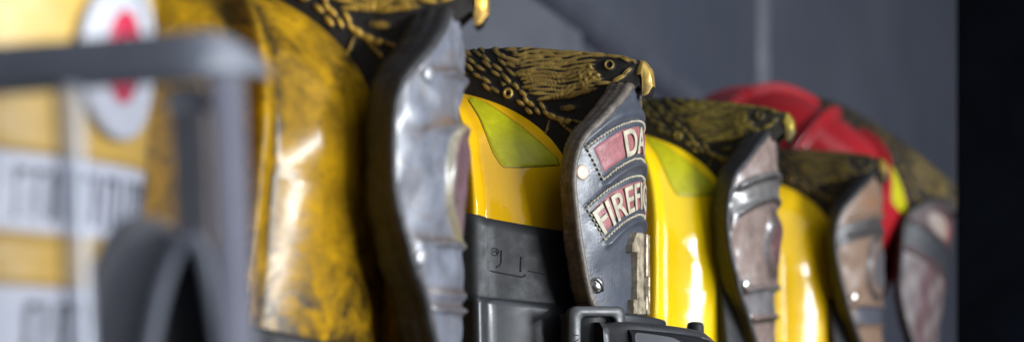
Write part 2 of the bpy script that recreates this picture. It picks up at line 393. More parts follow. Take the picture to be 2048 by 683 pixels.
def eagle_data():
    X = np.concatenate([np.linspace(-24, -12, 60), np.linspace(-11.9, -.7, 210), np.linspace(-.66, .08, 26)])
    Q = np.concatenate([np.linspace(0, 1, 84)])
    zt = spline(TOPZ, X); w = spline(HALFW, X)
    # underside: sits in the shell, then the throat rises to the beak which hooks over the shield
    ee = np.clip(((X-DC)/DA)**2 + (w/DB)**2, 0, .999)**(DN/2)
    zd = EQ + DH*(1-ee)**(1/DN) - .35
    zthroat = np.interp(X, [-5.4, -4.6, -1.35, -.62, -.48, -.36, -.1, .08], [-4.7, -4.9, -1.2, -.5, -.75, -1.2, -1.0, -.55])
    zb = zd*sstep(-4.2, -6.4, X) + zthroat*(1-sstep(-4.2, -6.4, X))
    zb = np.minimum(zb, zt-.12)
    P = np.zeros((len(X), len(Q), 3))
    c = np.cos(Q*math.pi/2); s = np.sin(Q*math.pi/2)
    P[..., 0] = X[:, None]
    P[..., 1] = -w[:, None]*(np.clip(c, 0, 1)**.62)[None]*(1-.10*s[None])
    P[..., 2] = zb[:, None] + (zt-zb)[:, None]*(s**1.05)[None]
    U, Vv = proj(P[..., 0], P[..., 1], P[..., 2])
    H = np.zeros_like(U)
    for (u, v, a, la, lb, h) in RELIEF:
        du = U-u; dv = Vv-v; p = du*math.cos(a)+dv*math.sin(a); q = -du*math.sin(a)+dv*math.cos(a)
        d = (p/la)**2+(q/lb)**2
        m = d < 1
        hh = h*np.clip(1-d, 0, 1)**.85*(.75+.25*np.clip(p/la, -1, 1))
        if la > 15: hh = hh*(1-.35*np.exp(-(q/1.1)**2))           # quill groove
        H = np.where(m, np.maximum(H, hh), H)
    body = sstep(1012, 1050, U)*sstep(1205, 1180, U)*sstep(0, 14, np.interp(U, [1020, 1040, 1065, 1110, 1150, 1185, 1210], [130, 168, 198, 208, 200, 184, 168])-Vv)
    H = np.maximum(H, (.36)*body*(1+.8*np.sin(U*.05+Vv*.75+2*np.sin(U*.06))))
    # eye socket with pupil
    d = ((U-1216)/27)**2+((Vv-135)/14)**2; H = np.where(d < 1, np.minimum(H, .0), H)
    r = np.hypot(U-1219, (Vv-131)*1.05); H = np.where(d < 1, np.maximum(H, .7*np.exp(-((r-8)/2.4)**2)), H)
    # rivet on a round black boss
    r = np.hypot(U-1017, Vv-187); H = np.where(r < 17, .15, H); H = np.where(r < 17, np.maximum(H, 1.0*np.exp(-((r-7.5)/3.2)**2)), H)
    # bare brass beak
    bk = sstep(1268, 1288, U + .25*(Vv-140)); nost = np.exp(-(((U-1262)/6)**2+((Vv-128)/4)**2))
    H = np.maximum(H, bk*(1.05-.62*sstep(150, 176, Vv))); H = H*(1-.9*nost)
    H = np.where((U > 1262) & (U < 1284) & (Vv > 150), H*.25, H)
    H = H*sstep(0, .05, Q)[None]
    amp = .19
    # outward normals in the section plane
    ny = np.gradient(P[..., 2], axis=1); nz = -np.gradient(P[..., 1], axis=1)
    l = np.sqrt(ny**2+nz**2)+1e-9; D = P.copy()
    D[..., 1] -= np.abs(ny)/l*H*amp; D[..., 2] += np.abs(nz)/l*H*amp*np.sign(.5)
    D[:, -1, 1] = 0
    n, m = D.shape[:2]; O = D[:, :-1][:, ::-1].copy(); O[..., 1] *= -1
    A = np.concatenate([D, O], 1); R = np.concatenate([H, H[:, :-1][:, ::-1]], 1)
    Fc = grid_faces(A.shape[0], A.shape[1], False, True, 0, False)
    k = A.shape[1]; Fc.append(tuple(range(k))); Fc.append(tuple((A.shape[0]-1)*k+i for i in reversed(range(k))))
    return A.reshape(-1, 3), Fc, np.clip(R.reshape(-1)*.62, 0, 1)
EAGLE = eagle_data()
def build_eagle(parent, mat):
    V, Fc, Rr = EAGLE
    return mesh('eagle_finial', V, Fc, mat, parent, attrs={'relief': Rr})

# ------------------------------------------------------------------ the leather front piece
SR = 8.6
def sx0(z): return -.42 - .06*np.clip(z+2.5, 0, None)**2
def S(s, z, h=0.):
    s = np.asarray(s, float); z = np.asarray(z, float); f = s/SR
    return np.stack([sx0(z)+(SR+h)*np.cos(f)-SR, (SR+h)*np.sin(f), z+0*f], -1)
HW = [(-.50, .9), (-.63, 1.4), (-1.0, 2.3), (-1.4, 3.2), (-2.0, 4.3), (-2.6, 5.07), (-3.7, 6.2), (-4.8, 6.7), (-5.85, 6.8), (-7.17, 6.65), (-8.5, 6.4), (-10.3, 6.03), (-12.4, 5.45), (-13.5, 4.87), (-15.1, 3.75), (-16.3, 2.65), (-17.3, 1.4), (-17.75, .5)]
ZT, ZB = -.50, -17.75
def hw0(z): return spline(HW, z)
def hide(s, z, seed):
    r_ = np.random.default_rng(seed); o = 0*s
    for k in range(26):                                   # slow buckles and creases of an old hide
        f = r_.uniform(.7, 3.4); a = r_.uniform(-1.0, 1.0); p = r_.uniform(0, 6.3)
        o = o + np.sin(f*(z*math.cos(a)+s*math.sin(a))+p+.9*np.sin(.8*s+p))/(.6+f)
    return o/3.2
def front_piece(parent, mat, welt, colour, relief, wob=.05, thick=.7, dx=0., yaw=6., tilt=0., mod=None, und=.03, seed=1):
    hw = lambda q: hw0(q) + (spline(mod, q) if mod else 0)
    na, nz = 121, 300
    a = np.linspace(-1, 1, na); z = np.linspace(ZT, ZB, nz)
    s = a[None]*hw(z)[:, None]; Z = z[:, None]+0*s
    edge = np.minimum((1-np.abs(a))[None]*hw(z)[:, None], np.minimum(ZT-z, z-ZB)[:, None]*1.0)
    h = .10*sstep(0, .12, edge) - .10 + (relief(s, Z) + und*hide(s, Z, seed)) * sstep(.1, .5, edge)
    col = colour(s, Z, edge)
    Pf = S(s, Z, h); Pb = S(s, Z, -thick)
    mb = MB(); mb.grid(Pf); nf = len(mb.V); mb.grid(Pb, flip=True)
    C = np.concatenate([col.reshape(-1, 3), np.full((Pb.shape[0]*na, 3), .03)])
    sh = mb.build('front_shield', mat, parent, attrs={'tint': C})
    # raw edge: a swollen, irregular strip round the outline
    oz = np.concatenate([z, z[::-1]]); oa = np.concatenate([-hw(z), hw(z[::-1])])
    k = len(oz); arc = np.arange(k)
    w = wob*(np.sin(arc*.045)+.5*np.sin(arc*.13+1)+.22*np.sin(arc*.4)+.16*rng.normal(size=k))
    tgt_s = np.gradient(oa); tgt_z = np.gradient(oz); l = np.hypot(tgt_s, tgt_z)+1e-9
    ns, nzv = tgt_z/l, -tgt_s/l
    sg = np.sign(np.sum(ns*oa)); ns, nzv = ns*sg, nzv*sg
    rows = []
    for hh, out in ((-.02, -.22), (.07, -.12), (.08, .02), (-.02, .13), (-.15*thick/.7, .19), (-.27*thick/.7, .10), (-.33*thick/.7, .16), (-.5*thick/.7, .21), (-.60*thick/.7, .11), (-.68*thick/.7, .16), (-.9*thick/.7, .15), (-thick-.12, -.05), (-thick-.08, -.25)):
        o = out + w*(.4+1.2*abs(hh)); rows.append(S(oa+ns*o, oz+nzv*o, hh+.4*w))
    mb = MB(); mb.grid(np.array(rows).transpose(1, 0, 2), True, True, True)
    mb.build('edge', welt, sh); q = np.array([BASE[0]-.2, 0, BASE[2]])      # the leather is hung from the beak: turn it about that point
    from mathutils import Euler, Vector
    sh.rotation_euler = Euler((0, math.radians(tilt), math.radians(yaw)), 'XYZ'); qv = Vector(q*CM)
    sh.location = qv - sh.rotation_euler.to_matrix() @ qv + Vector((dx*CM, 0, 0))
    return sh
def zero(s, z): return 0*s
def ridge(s, z, zc, curv, w, h, lim=9):
    return h*np.exp(-((z-(zc+curv*s*s))/w)**2)*sstep(lim+.3, lim-.3, np.abs(s))
def gauss(d, w): return np.exp(-(d/w)**2)

def arc_panel(parent, zc, r0, r1, half, mat, h=.09, right=None):
    right = right or half; n, m = 70, 16; al = np.linspace(-half, right, n)[:, None]; ro = np.linspace(r0, r1, m)[None]
    s = ro*np.sin(al); z = zc+ro*np.cos(al)
    e = np.minimum(np.minimum((ro-r0), (r1-ro)), np.minimum(half+al, right-al)*r0)
    hh = -.05 + (h+.05)*sstep(0, .16, e) + .04*np.sin(s*2.3)*np.cos(z*3)
    mb = MB(); mb.grid(S(s, z, hh), flip=True)
    return mb.build('label_panel', mat, parent)
def arc_stitches(mb, zc, r0, r1, half, step=.27, right=None):
    right = right or half
    def seg(p0, p1):
        (s0, z0), (s1, z1) = p0, p1
        k = np.linspace(0, 1, 5); s = s0+(s1-s0)*k; z = z0+(z1-z0)*k
        h = .02+.10*np.sin(k*math.pi)
        mb.tube(S(s, z, h), .065*np.array([.55, .95, 1, .95, .55]), 6)
    def polar(a, r): return (r*math.sin(a), zc+r*math.cos(a))
    for r in (r0, r1):
        n = int((half+right)*r/step)
        for i in range(n):
            a0 = -half+(half+right)*i/n; a1 = a0+(half+right)/n*.68
            seg(polar(a0, r+random.uniform(-.02, .02)), polar(a1, r+random.uniform(-.02, .02)))
    for end in (-half, right):
        n = int((r1-r0)/step)
        for i in range(n):
            seg(polar(end, r0+(r1-r0)*i/n), polar(end, r0+(r1-r0)*(i+.68)/n))
def text_mesh(body, size=1., bold=.0, extrude=0., space=1.):
    cu = bpy.data.curves.new('lettering_source', 'FONT'); cu.body = body; cu.size = size; cu.offset = bold; cu.extrude = extrude
    cu.space_character = space; cu.align_x = 'CENTER'; cu.resolution_u = 6
    ob = bpy.data.objects.new('lettering_source', cu); COL.objects.link(ob)
    dg = bpy.context.evaluated_depsgraph_get(); me = bpy.data.meshes.new_from_object(ob.evaluated_get(dg))
    V = np.array([v.co[:] for v in me.vertices]); Fc = [tuple(p.vertices) for p in me.polygons]
    bpy.data.objects.remove(ob); bpy.data.meshes.remove(me); bpy.data.curves.remove(cu)
    return V, Fc
def arc_text(parent, body, zc, rbase, height, width, mat, s_mid=0., h=.15, bold=.02):
    V, Fc = text_mesh(body, 1., bold, .02)
    x, y = V[:, 0].copy(), V[:, 1].copy()
    x = (x-(x.max()+x.min())/2)/(x.max()-x.min())*width + s_mid; y = (y-y.min())/(y.max()-y.min())*height
    ro = rbase+y; a = x/(rbase+height/2)
    P = S(ro*np.sin(a), zc+ro*np.cos(a), h+V[:, 2]/max(1e-6, abs(V[:, 2]).max())*.03)
    return mesh('lettering', P, Fc, mat, parent, smooth=False)
def stud(parent, name, s, z, r, mat, slot=False, h0=.02, dome=.18):
    """round fastener head standing on the leather"""
    K = np.linspace(0, 2*math.pi, 24, endpoint=False); mb = MB(); rows = []
    for q, hh in ((1.08, -.05), (1.08, .03), (1.0, .09), (.8, .09+dome*.55), (.5, .09+dome*.88), (.2, .09+dome), (.02, .09+dome)):
        rows.append(S(s+r*q*np.cos(K), z+r*q*np.sin(K), h0+hh))
    mb.grid(np.array(rows).transpose(1, 0, 2), True, False, False)
    o = mb.build(name, mat, parent)
    if slot:
        mb = MB(); k = np.linspace(-.92, .92, 9); a = math.radians(slot)
        c = S(s+r*k*math.cos(a), z+r*k*math.sin(a), h0+.085+dome*(1-k*k*.9)-.01)
        mb.tube(c, .085, 6); mb.build('slot', M['slot'], o)
    return o
def prism(poly, h0, h1, mb, bev=.06):
    """thick cut-out figure standing on the front piece"""
    poly = np.array(poly, float); n = len(poly); pts = []
    for i in range(n):                                   # resample so that it follows the curve and looks hand cut
        a, b = poly[i], poly[(i+1) % n]; k = max(1, int(np.linalg.norm(b-a)/.22))
        for j in range(k):
            p = a+(b-a)*j/k; pts.append(p+(rng.normal(size=2)*.022 if j else 0))
    pts = np.array(pts); c = pts.mean(0); n = len(pts)
    t = np.roll(pts, -1, 0)-np.roll(pts, 1, 0); nn = np.c_[t[:, 1], -t[:, 0]]; nn /= np.linalg.norm(nn, axis=1)[:, None]+1e-9
    area = np.sum(pts[:, 0]*np.roll(pts[:, 1], -1)-np.roll(pts[:, 0], -1)*pts[:, 1])
    if area < 0: nn = -nn
    rows = [S(pts[:, 0], pts[:, 1], h0), S(pts[:, 0], pts[:, 1], h1-bev), S(pts[:, 0]-nn[:, 0]*bev*.7, pts[:, 1]-nn[:, 1]*bev*.7, h1)]
    n0 = len(mb.V); mb.grid(np.array(rows).transpose(1, 0, 2), True, False, area < 0)
    top = tuple(n0+i*3+2 for i in range(n)); mb.F.append(top if area > 0 else top[::-1])

# ------------------------------------------------------------------ one whole helmet
GROUP = 'fire helmets standing in a row on the shelf'
def helmet(tip, pitch, label, shell, brass, trim=None, stick=True, yaw=0., roll=0., trimmat=None):
    root = empty('fire_helmet')
    from mathutils import Euler, Matrix, Vector
    rot = Euler((roll, pitch, -ROW+yaw), 'XYZ'); R = rot.to_matrix()
    root.rotation_euler = rot
    root.location = Vector(tip) - R @ Vector(BASE*CM)
    tag(root, label, 'fire helmet', GROUP)
    d = build_dome(root, shell)
    if stick: sticker(root, M['lime'])
    build_eagle(root, brass)
    ring(root, 'hat_band', M['rubber_dark'], None, [(.35, .02), (.35, .22), (.1, .34), (-1.0, .36), (-1.25, .2), (-1.25, .02)])
    build_brim(root, trimmat or shell, M['rubber_dark'])
    return root
def col3(*c): return np.array(c)
def blend(base, m, c): return base*(1-m[..., None]) + np.array(c)*m[..., None]

# A ---- nearest: yellow front piece with white emblem and lettered bands
tipA = world_at(312, -266, .60)
hA = helmet(tipA, math.radians(4), 'nearest yellow fire helmet whose yellow front carries a white rimmed red emblem', M['shell_clean'], M['brass_gold'], stick=False, yaw=math.radians(6))
def colA(s, z, e):
    c = np.zeros(s.shape+(3,)) + col3(.66, .40, .055)
    for z0, z1 in ((-9.45, -11.75), (-13.35, -16.6)):
        m = sstep(z0+.06, z0-.06, z)*sstep(z1-.06, z1+.06, z)*sstep(6.2, 5.9, np.abs(s)); c = blend(c, m, (.58, .59, .66))
    line = gauss(z+9.35, .06)+gauss(z+11.85, .06)+gauss(z+13.25, .06)
    return blend(c, np.clip(line, 0, 1)*.7, (.30, .16, .02))
def relA(s, z): return ridge(s, z, -9.3, 0, .09, .08)+ridge(s, z, -11.9, 0, .09, .08)+ridge(s, z, -13.2, 0, .09, .08)
shA = front_piece(hA, M['leather_plain'], M['welt'], colA, relA, .03, mod=[(-18, 2.6), (-14, 1.8), (-10, .3), (-8, 0), (0, 0)])
mbk = MB()                                               # dark strokes of the lettering on the two bands (too blurred to read)
for z0, z1 in ((-9.85, -11.4), (-13.8, -16.0)):
    for x in np.arange(-4.9, 5.0, .62):
        if random.random() < .14: continue
        w = random.uniform(.06, .13); q = [(x-w, z1), (x+w, z1), (x+w, z0), (x-w, z0)]
        prism(q, .0, .06, mbk, .02)
        if random.random() < .6: prism([(x+w, z0-.22), (x+w+.28, z0-.22), (x+w+.28, z0), (x+w, z0)], .0, .06, mbk, .02)
mbk.build('lettering', M['ink'], shA, smooth=False)
def disc(parent, name, s, z, ra, rb, h, mat, dome=.0):
    K = np.linspace(0, 2*math.pi, 40, endpoint=False); rows = []
    for q, hh in ((1., -.05), (1., h-.04), (.94, h), (.6, h+dome*.6), (.3, h+dome*.9), (.02, h+dome)):
        rows.append(S(s+ra*q*np.cos(K), z+rb*q*np.sin(K), hh))
    mb = MB(); mb.grid(np.array(rows).transpose(1, 0, 2), True, False, False); return mb.build(name, mat, parent)
def oval_ring(parent, name, s, z, ra, rb, r, mat, h=.15):
    K = np.linspace(0, 2*math.pi, 48, endpoint=False); mb = MB()
    mb.tube(S(s+ra*np.cos(K), z+rb*np.sin(K), h), r, 10, True); return mb.build(name, mat, parent)
EZ = -6.2
disc(shA, 'emblem', -.9, EZ, 2.15, 2.35, .16, M['sticker_white'], .10)
disc(shA, 'emblem_centre', -.9, EZ+.1, 1.05, 1.45, .27, M['sticker_red'], .05)
disc(shA, 'emblem_mark', -.9, EZ+.35, .30, .42, .34, M['sticker_white'], .02)
oval_ring(shA, 'emblem_rim', -.9, EZ, 2.1, 2.3, .22, M['sticker_white'], .16)

# B ---- sooty helmet with worn silver-grey front piece
hB = helmet(world_at(975, 8, .845), math.radians(7), 'large soot stained yellow fire helmet with worn silver grey leather front', M['shell_grimy'], M['brass_gold'], stick=False, yaw=math.radians(16))
RB = [(-3.3, -.028, .16, .22), (-5.6, -.035, .26, .22), (-10.75, -.006, .17, .34), (-13.0, .0, .22, .22), (-13.65, .0, .15, .30)]
def relB(s, z):
    h = sum(ridge(s, z, a, b, w, k, 3.6)*sstep(-4.2, -1.5, s) for a, b, w, k in RB)
    d = np.hypot((s-.35)/2.5, (z+8.0)/2.6); h = h+.30*sstep(1.04, .9, d) + .12*gauss(d-1, .05)
    h = h + .10*sstep(-10.6, -10.9, z)*sstep(4.6, 4.2, np.abs(s)) + .035*np.sin(z*1.7+s)*np.sin(s*1.3)
    return h
def colB(s, z, e):
    c = np.zeros(s.shape+(3,)) + col3(.20, .21, .25)
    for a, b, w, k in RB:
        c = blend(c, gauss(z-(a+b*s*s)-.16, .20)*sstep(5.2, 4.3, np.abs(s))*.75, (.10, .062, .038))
    c = blend(c, gauss(z+5.3+.035*s*s, .2)*gauss(s+2.3, 1.0), (.22, .12, .055))
    d = np.hypot((s-.35)/2.5, (z+8.0)/2.6); c = blend(c, sstep(1., .9, d), (.17, .085, .10)); c = blend(c, gauss(d-1, .07)*.9, (.34, .27, .13))
    return blend(c, sstep(.5, .1, e)*.8, (.10, .08, .07))
shB = front_piece(hB, M['leather_silver'], M['welt_dark'], colB, relB, .05, 1.35, dx=-.75, tilt=-6., yaw=1., und=.15, seed=5, mod=[(-18, -.3), (-15, -.95), (-13.3, -1.3), (-11.6, -1.0), (-10, -.65), (-8.7, -.5), (-6.5, -.75), (-4.3, -1.0), (-3, -1.35), (-1.6, -1.1), (-.7, -.3), (0, .0)])
stud(shB, 'rivet', -3.9, -3.75, .36, M['pewter'], False, 0, .08); stud(shB, 'rivet', -4.2, -11.5, .42, M['pewter'], False, 0, .1)
stud(shB, 'rivet', 3.9, -3.75, .36, M['pewter'], False, 0, .08); stud(shB, 'rivet', 4.2, -11.5, .42, M['pewter'], False, 0, .1)

# C ---- the sharp one: black leather, maroon arcs, bronze 15
hC = helmet(TIP_C, 0., 'glossy yellow fire helmet with FIREFIGHTER label and number 15 on black leather', M['shell_clean'], M['brass'])
P1 = (-12.58, 8.18, 10.03, .6095); P2 = (-14.9, 7.4, 9.34, .665)
def relC(s, z):
    h = 0*s
    for (zc, r0, r1, half), k, w in ((P1, .30, .20), (P2, .26, .20)):
        ro = np.hypot(s, z-zc); al = np.arctan2(s, z-zc); m = sstep(half+.06, half-.02, np.abs(al))
        h = h + k*gauss(ro-(r0-.42), w)*m - .10*gauss(ro-(r0-.12), .09)*m - .10*gauss(ro-(r1+.14), .09)*m
        h = h + .07*sstep(r0-.3, r0, ro)*sstep(r1+.3, r1, ro)*m
    h = h + .17*gauss(z+1.95+.05*s*s, .32) - .08*gauss(z+1.3+.05*s*s, .2) + .03*np.sin(z*1.3)*np.sin(s*1.1)
    return h
def colC(s, z, e):
    c = np.zeros(s.shape+(3,)) + col3(.060, .067, .086)
    return blend(c, sstep(.28, .08, e)*.5, (.10, .08, .06))
shC = front_piece(hC, M['leather_black'], M['welt'], colC, relC, .05, .95, dx=-.3, yaw=9., und=.05, seed=3, mod=[(-18, -.1), (-6, -.12), (-4, -.3), (-2.6, -.62), (-1.4, -.55), (-.6, -.1), (0, 0)])
st = MB()
for (zc, r0, r1, half), right in ((P1, .61), (P2, .76)):
    pn = arc_panel(shC, zc, r0+.10, r1-.10, half-.012, M['maroon'], .13, right-.012)
    arc_stitches(st, zc, r0-.10, r1+.10, half+.012, .27, right+.012)
arc_text(shC, 'DA', P1[0], P1[1]+.18, 1.45, 3.2, M['cream'], -1.35, .20, .02)
arc_text(shC, 'FIREFIGHTER', P2[0], P2[1]+.18, 1.50, 12.0, M['cream'], .42, .20, .012)
st.build('stitching', M['thread'], shC)
stud(shC, 'screw', -5.1, -11.62, .43, M['steel'], -48., .02, .20)
stud(shC, 'rivet', -6.12, -5.68, .40, M['tan'], False, -.04, .03); stud(shC, 'rivet', 6.1, -5.68, .40, M['tan'], False, -.04, .03)
stud(shC, 'screw', 5.1, -11.62, .43, M['steel'], 30., .02, .20)
nb = MB()
one = [(-2.35, -9.75), (-2.35, -9.35), (-1.75, -8.66), (-.85, -8.66), (-.85, -12.35), (-.45, -12.35), (-.45, -13.12), (-2.2, -13.12), (-2.2, -12.35), (-1.75, -12.35), (-1.75, -9.75)]
five = [(.05, -8.66), (2.25, -8.66), (2.25, -9.4), (.85, -9.4), (.85, -10.3), (1.7, -10.3), (2.3, -10.8), (2.3, -12.6), (1.75, -13.12), (.3, -13.12), (.05, -12.85), (.05, -12.1), (.75, -12.1), (.75, -12.4), (1.5, -12.4), (1.5, -11.0), (.05, -11.0)]
for p in (one, five): prism(p, -.05, .42, nb, .07)
nb.build('number', M['bronze'], shC, smooth=False)

# rubber retainer round the shell of C with its moulded marks
root = hC
def band_t(th, off, slope):
    """skirt/dome parameter where the shell crosses z = off + slope*(x-DC)"""
    out = []
    for a in th:
        lo, hi = .2, 2.
        for _ in range(40):
            m = .5*(lo+hi); p = dome_pt(a, m)
            if p[2] > off + slope*(p[0]-DC): lo = m
            else: hi = m
        out.append(lo)
    return np.array(out)
def fit_band(p, q):
    a = dome_curve(*p, th=.8, t=.95); b = dome_curve(*q, th=.3, t=.95)
    k = (b[2]-a[2])/(b[0]-a[0]); return a[2]-k*(a[0]-DC), k
def wrap_band(parent, name, mat, top, bot, h, th0, th1, rows=8, lip=.0):
    TH = np.linspace(th0, th1, 120); T0 = band_t(TH, *top); T1 = band_t(TH, *bot); R_ = []
    R_.append(dome_pt(TH, T0, -.05))
    for w in np.linspace(0, 1, rows):
        e = lip*(math.exp(-(w/.05)**2)); R_.append(dome_pt(TH, T0*(1-w)+T1*w, h-(.08 if w in (0., 1.) else 0)+e, True))
    R_.append(dome_pt(TH, T1, -.05))
    mb = MB(); mb.grid(np.array(R_).transpose(1, 0, 2), False, True, True)
    n = len(R_); mb.F.append(tuple(range(n))); mb.F.append(tuple((len(TH)-1)*n+i for i in reversed(range(n))))
    return mb.build(name, mat, parent)
topb = fit_band((945, 432), (1120, 463)); botb = fit_band((945, 597), (1108, 612))
bandC = wrap_band(hC, 'rubber_band', M['rubber'], topb, botb, .34, -2.6, 2.6, 22, .10)
mk = MB()
def on_band(u, v): return dome_curve(u, v, h=.345, th=.75, t=1.1)
def stroke(pl, r=.05):
    pts = []
    for (a, b), (c, d) in zip(pl[:-1], pl[1:]):
        n = max(2, int(math.hypot(c-a, d-b)/4))
        for i in range(n): pts.append(on_band(a+(c-a)*i/n, b+(d-b)*i/n))
    pts.append(on_band(*pl[-1])); mk.tube(np.array(pts), r, 6)
stroke([(1003, 500), (1003, 524), (1000, 530), (993, 533)]); stroke([(1042, 513), (1041, 543)])
stroke([(962, 529), (960, 534), (964, 538), (1046, 553), (1051, 549)]); stroke([(1056, 541), (1092, 548)], .03)
stroke([(989+8.5*math.cos(a), 503+7.5*math.sin(a)) for a in np.linspace(0, 6.28, 14)], .035)
stroke([(984, 506), (985, 499), (989, 504), (993, 500), (994, 507)], .03)
mk.build('moulded_mark', M['slot'], bandC)

# goggles strapped round C, worn across the front piece
def shape_strip(th_h, ztop, zbot, name, mat, parent, rows=10, thick=.5, bulge=.0, round_=.18):
    """curved strip in front of the helmet: th_h = list of (angle deg, stand-off)"""
    A = np.array(th_h, float); s = np.radians(A[:, 0])*SR; H = A[:, 1]
    W = np.linspace(0, 1, rows); P = []
    zt = np.array([ztop(x) for x in A[:, 0]]); zb = np.array([zbot(x) for x in A[:, 0]])
    for w in W:
        e = min(w, 1-w)*(rows-1); b = bulge*math.sin(w*math.pi) - (round_ if e < .5 else 0)
        P.append(S(s, zt*(1-w)+zb*w, H+b))
    for w in W[::-1]: P.append(S(s, zt*(1-w)+zb*w, H-thick))
    mb = MB(); mb.grid(np.array(P).transpose(1, 0, 2), False, True, False)
    n = len(P); mb.F.append(tuple(reversed(range(n)))); mb.F.append(tuple((len(A)-1)*n+i for i in range(n)))
    return mb.build(name, mat, parent)
def thing_on(h, name, label, cat, group=None):
    r = empty(name, h.location, h.rotation_euler); tag(r, label, cat, group); return r
gC = thing_on(hC, 'goggles', 'black rubber goggles with grey buckle strapped low across black leather front', 'goggles')
strap_top = (botb[0]+.12, botb[1]); strap_bot = (botb[0]-3.6, botb[1])
wrap_band(gC, 'strap', M['strap'], strap_top, strap_bot, .50, .34, 2.9, 10, .06)
# strap end from the shell to the buckle, over the edge of the front piece
nS = 26; k = np.linspace(0, 1, nS)
a0 = dome_pt(.36, 1.35, .5); p1 = S(-6.7, -13.6, .1); p2 = S(-5.2, -13.7, .75)
def bez(w): return ((1-w)**2)[:, None]*a0*[1, 1, 0] + (2*w*(1-w))[:, None]*(p1+[-.6, -1.0, 0])*[1, 1, 0] + (w**2)[:, None]*p2*[1, 1, 0]
ce = bez(k); rows = []
for dz in np.linspace(0, -3.4, 8):
    q = ce.copy(); q[:, 2] = -13.0-.35*k+dz; rows.append(q)
P = np.array(rows).transpose(1, 0, 2); Pb = P+np.array([-.25, .2, 0]); mb = MB()
mb.grid(np.concatenate([P, Pb[:, ::-1]], 1), False, True, False); mb.build('strap_end', M['strap'], gC)
# buckle: rounded frame with a roller bar
def rrect(s0, s1, z0, z1, r, n=7):
    out = []
    for cx, cz, a in ((s1-r, z0-r, 90), (s0+r, z0-r, 180), (s0+r, z1+r, 270), (s1-r, z1+r, 360)):
        # corners run counter-clockwise starting at the upper right
        for t in np.linspace(a-90, a, n): out.append((cx+r*math.cos(math.radians(t)), cz+r*math.sin(math.radians(t))))
    return np.array(out)
def frame_ring(mb, outer, inner, h0, h1, tilt=0., bev=.08):
    o, i = outer, inner; c = o.mean(0)
    def lift(p, h): return S(p[:, 0], p[:, 1], h + tilt*(p[:, 0]-c[0]))
    sh = lambda p, q: p+(q-p)/np.linalg.norm(q-p, axis=1)[:, None]*bev
    rows = [lift(o, h0), lift(o, h1-bev), lift(sh(o, i), h1), lift(sh(i, o), h1), lift(i, h1-bev), lift(i, h0)]
    mb.grid(np.array(rows).transpose(1, 0, 2), True, True, False)
mb = MB(); frame_ring(mb, rrect(-6.85, -3.75, -12.75, -16.6, .45), rrect(-6.2, -4.35, -13.3, -16.1, .3), .75, 1.15, .10)
bk = mb.build('buckle', M['plastic'], gC)
mb = MB(); s_ = np.linspace(-6.15, -4.4, 14); P = []
for a in np.linspace(-1, 1, 9): P.append(S(-5.28+.85*a+0*np.linspace(0, 1, 14), np.linspace(-13.35, -16.1, 14), .55+.38*math.cos(a*1.4)))
mb.grid(np.array(P), flip=False); mb.build('roller', M['rubber_dark'], bk)
Vt, Ft = text_mesh('FURY', 1., .0, .02)
x = Vt[:, 0]; y = Vt[:, 1]; x = (x-x.min())/(x.max()-x.min())*1.45; y = (y-y.min())/(y.max()-y.min())*.36
mesh('lettering', S(-6.36-y, -15.55+x, 1.16+.10*(-6.36-y+5.3)+np.sign(Vt[:, 2])*.012), Ft, M['slot'], bk, smooth=False)
# goggle body and lens
prof = [(d, 1.1+2.3*(1-abs(d/40)**2.6)) for d in np.linspace(-36, 40, 46)]
zt = lambda d: -13.55-.016*(d+30)-.22*math.exp(-((d+34)/3.)**2)
shape_strip(prof, zt, lambda d: -18.5, 'frame', M['plastic'], gC, 16, 2.2, .25, .3)
lens = [(d, 1.42+2.3*(1-abs(d/40)**2.6)) for d in np.linspace(-30, 36, 40)]
shape_strip(lens, lambda d: zt(d)-.42, lambda d: -18.2, 'lens', M['gloss'], gC, 16, .3, .35, .12)
shape_strip([(d, .95) for d in np.linspace(-26, 6, 26)], lambda d: -13.05-.012*(d+26), lambda d: -13.75-.012*(d+26), 'retaining_clip', M['strap'], gC, 6, .5, 0, .1)
mb = MB(); c0 = S(4.4, -13.75, 2.6); mb.tube([c0+[0, 0, -.8], c0+[0, 0, .0], c0+[0, 0, .22], c0+[0, 0, .3]], [.50, .50, .44, .25], 18); mb.build('knob', M['rubber_dark'], gC)

# D ---- lemon helmet with shiny brown front piece
hD = helmet(world_at(1588, 252, 1.335), math.radians(1.5), 'lemon yellow fire helmet with shiny brown leather front between two yellow helmets', M['shell_lemon'], M['brass_dull'])
RD = [(-3.4, -.045, .22, .26), (-5.0, -.05, .2, .20), (-11.2, -.02, .22, .34), (-13.3, -.02, .2, .34)]
def relD(s, z):
    h = sum(ridge(s, z, a, b, w, k, 5.2) for a, b, w, k in RD)
    d = np.hypot(s/2.3, (z+8.0)/2.5); return h+.35*sstep(1.05, .6, d)+.05*np.sin(z*1.4+s*.8)
def colD(s, z, e):
    c = np.zeros(s.shape+(3,)) + col3(.28, .20, .17)
    m = sstep(-3.0, -3.3, z+.045*s*s)*sstep(-5.4, -5.0, z+.05*s*s); c = blend(c, m*.8, (.13, .135, .13))
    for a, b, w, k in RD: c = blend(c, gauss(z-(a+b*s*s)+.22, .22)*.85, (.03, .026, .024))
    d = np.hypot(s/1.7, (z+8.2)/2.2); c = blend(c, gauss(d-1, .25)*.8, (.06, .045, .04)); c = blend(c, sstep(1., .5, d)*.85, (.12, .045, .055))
    m = sstep(-11.0, -11.4, z+.02*s*s)*sstep(-13.4, -13.0, z)*sstep(4.4, 3.8, np.abs(s)); c = blend(c, m*.8, (.16, .16, .17))
    return blend(c, sstep(.3, .1, e), (.05, .035, .03))
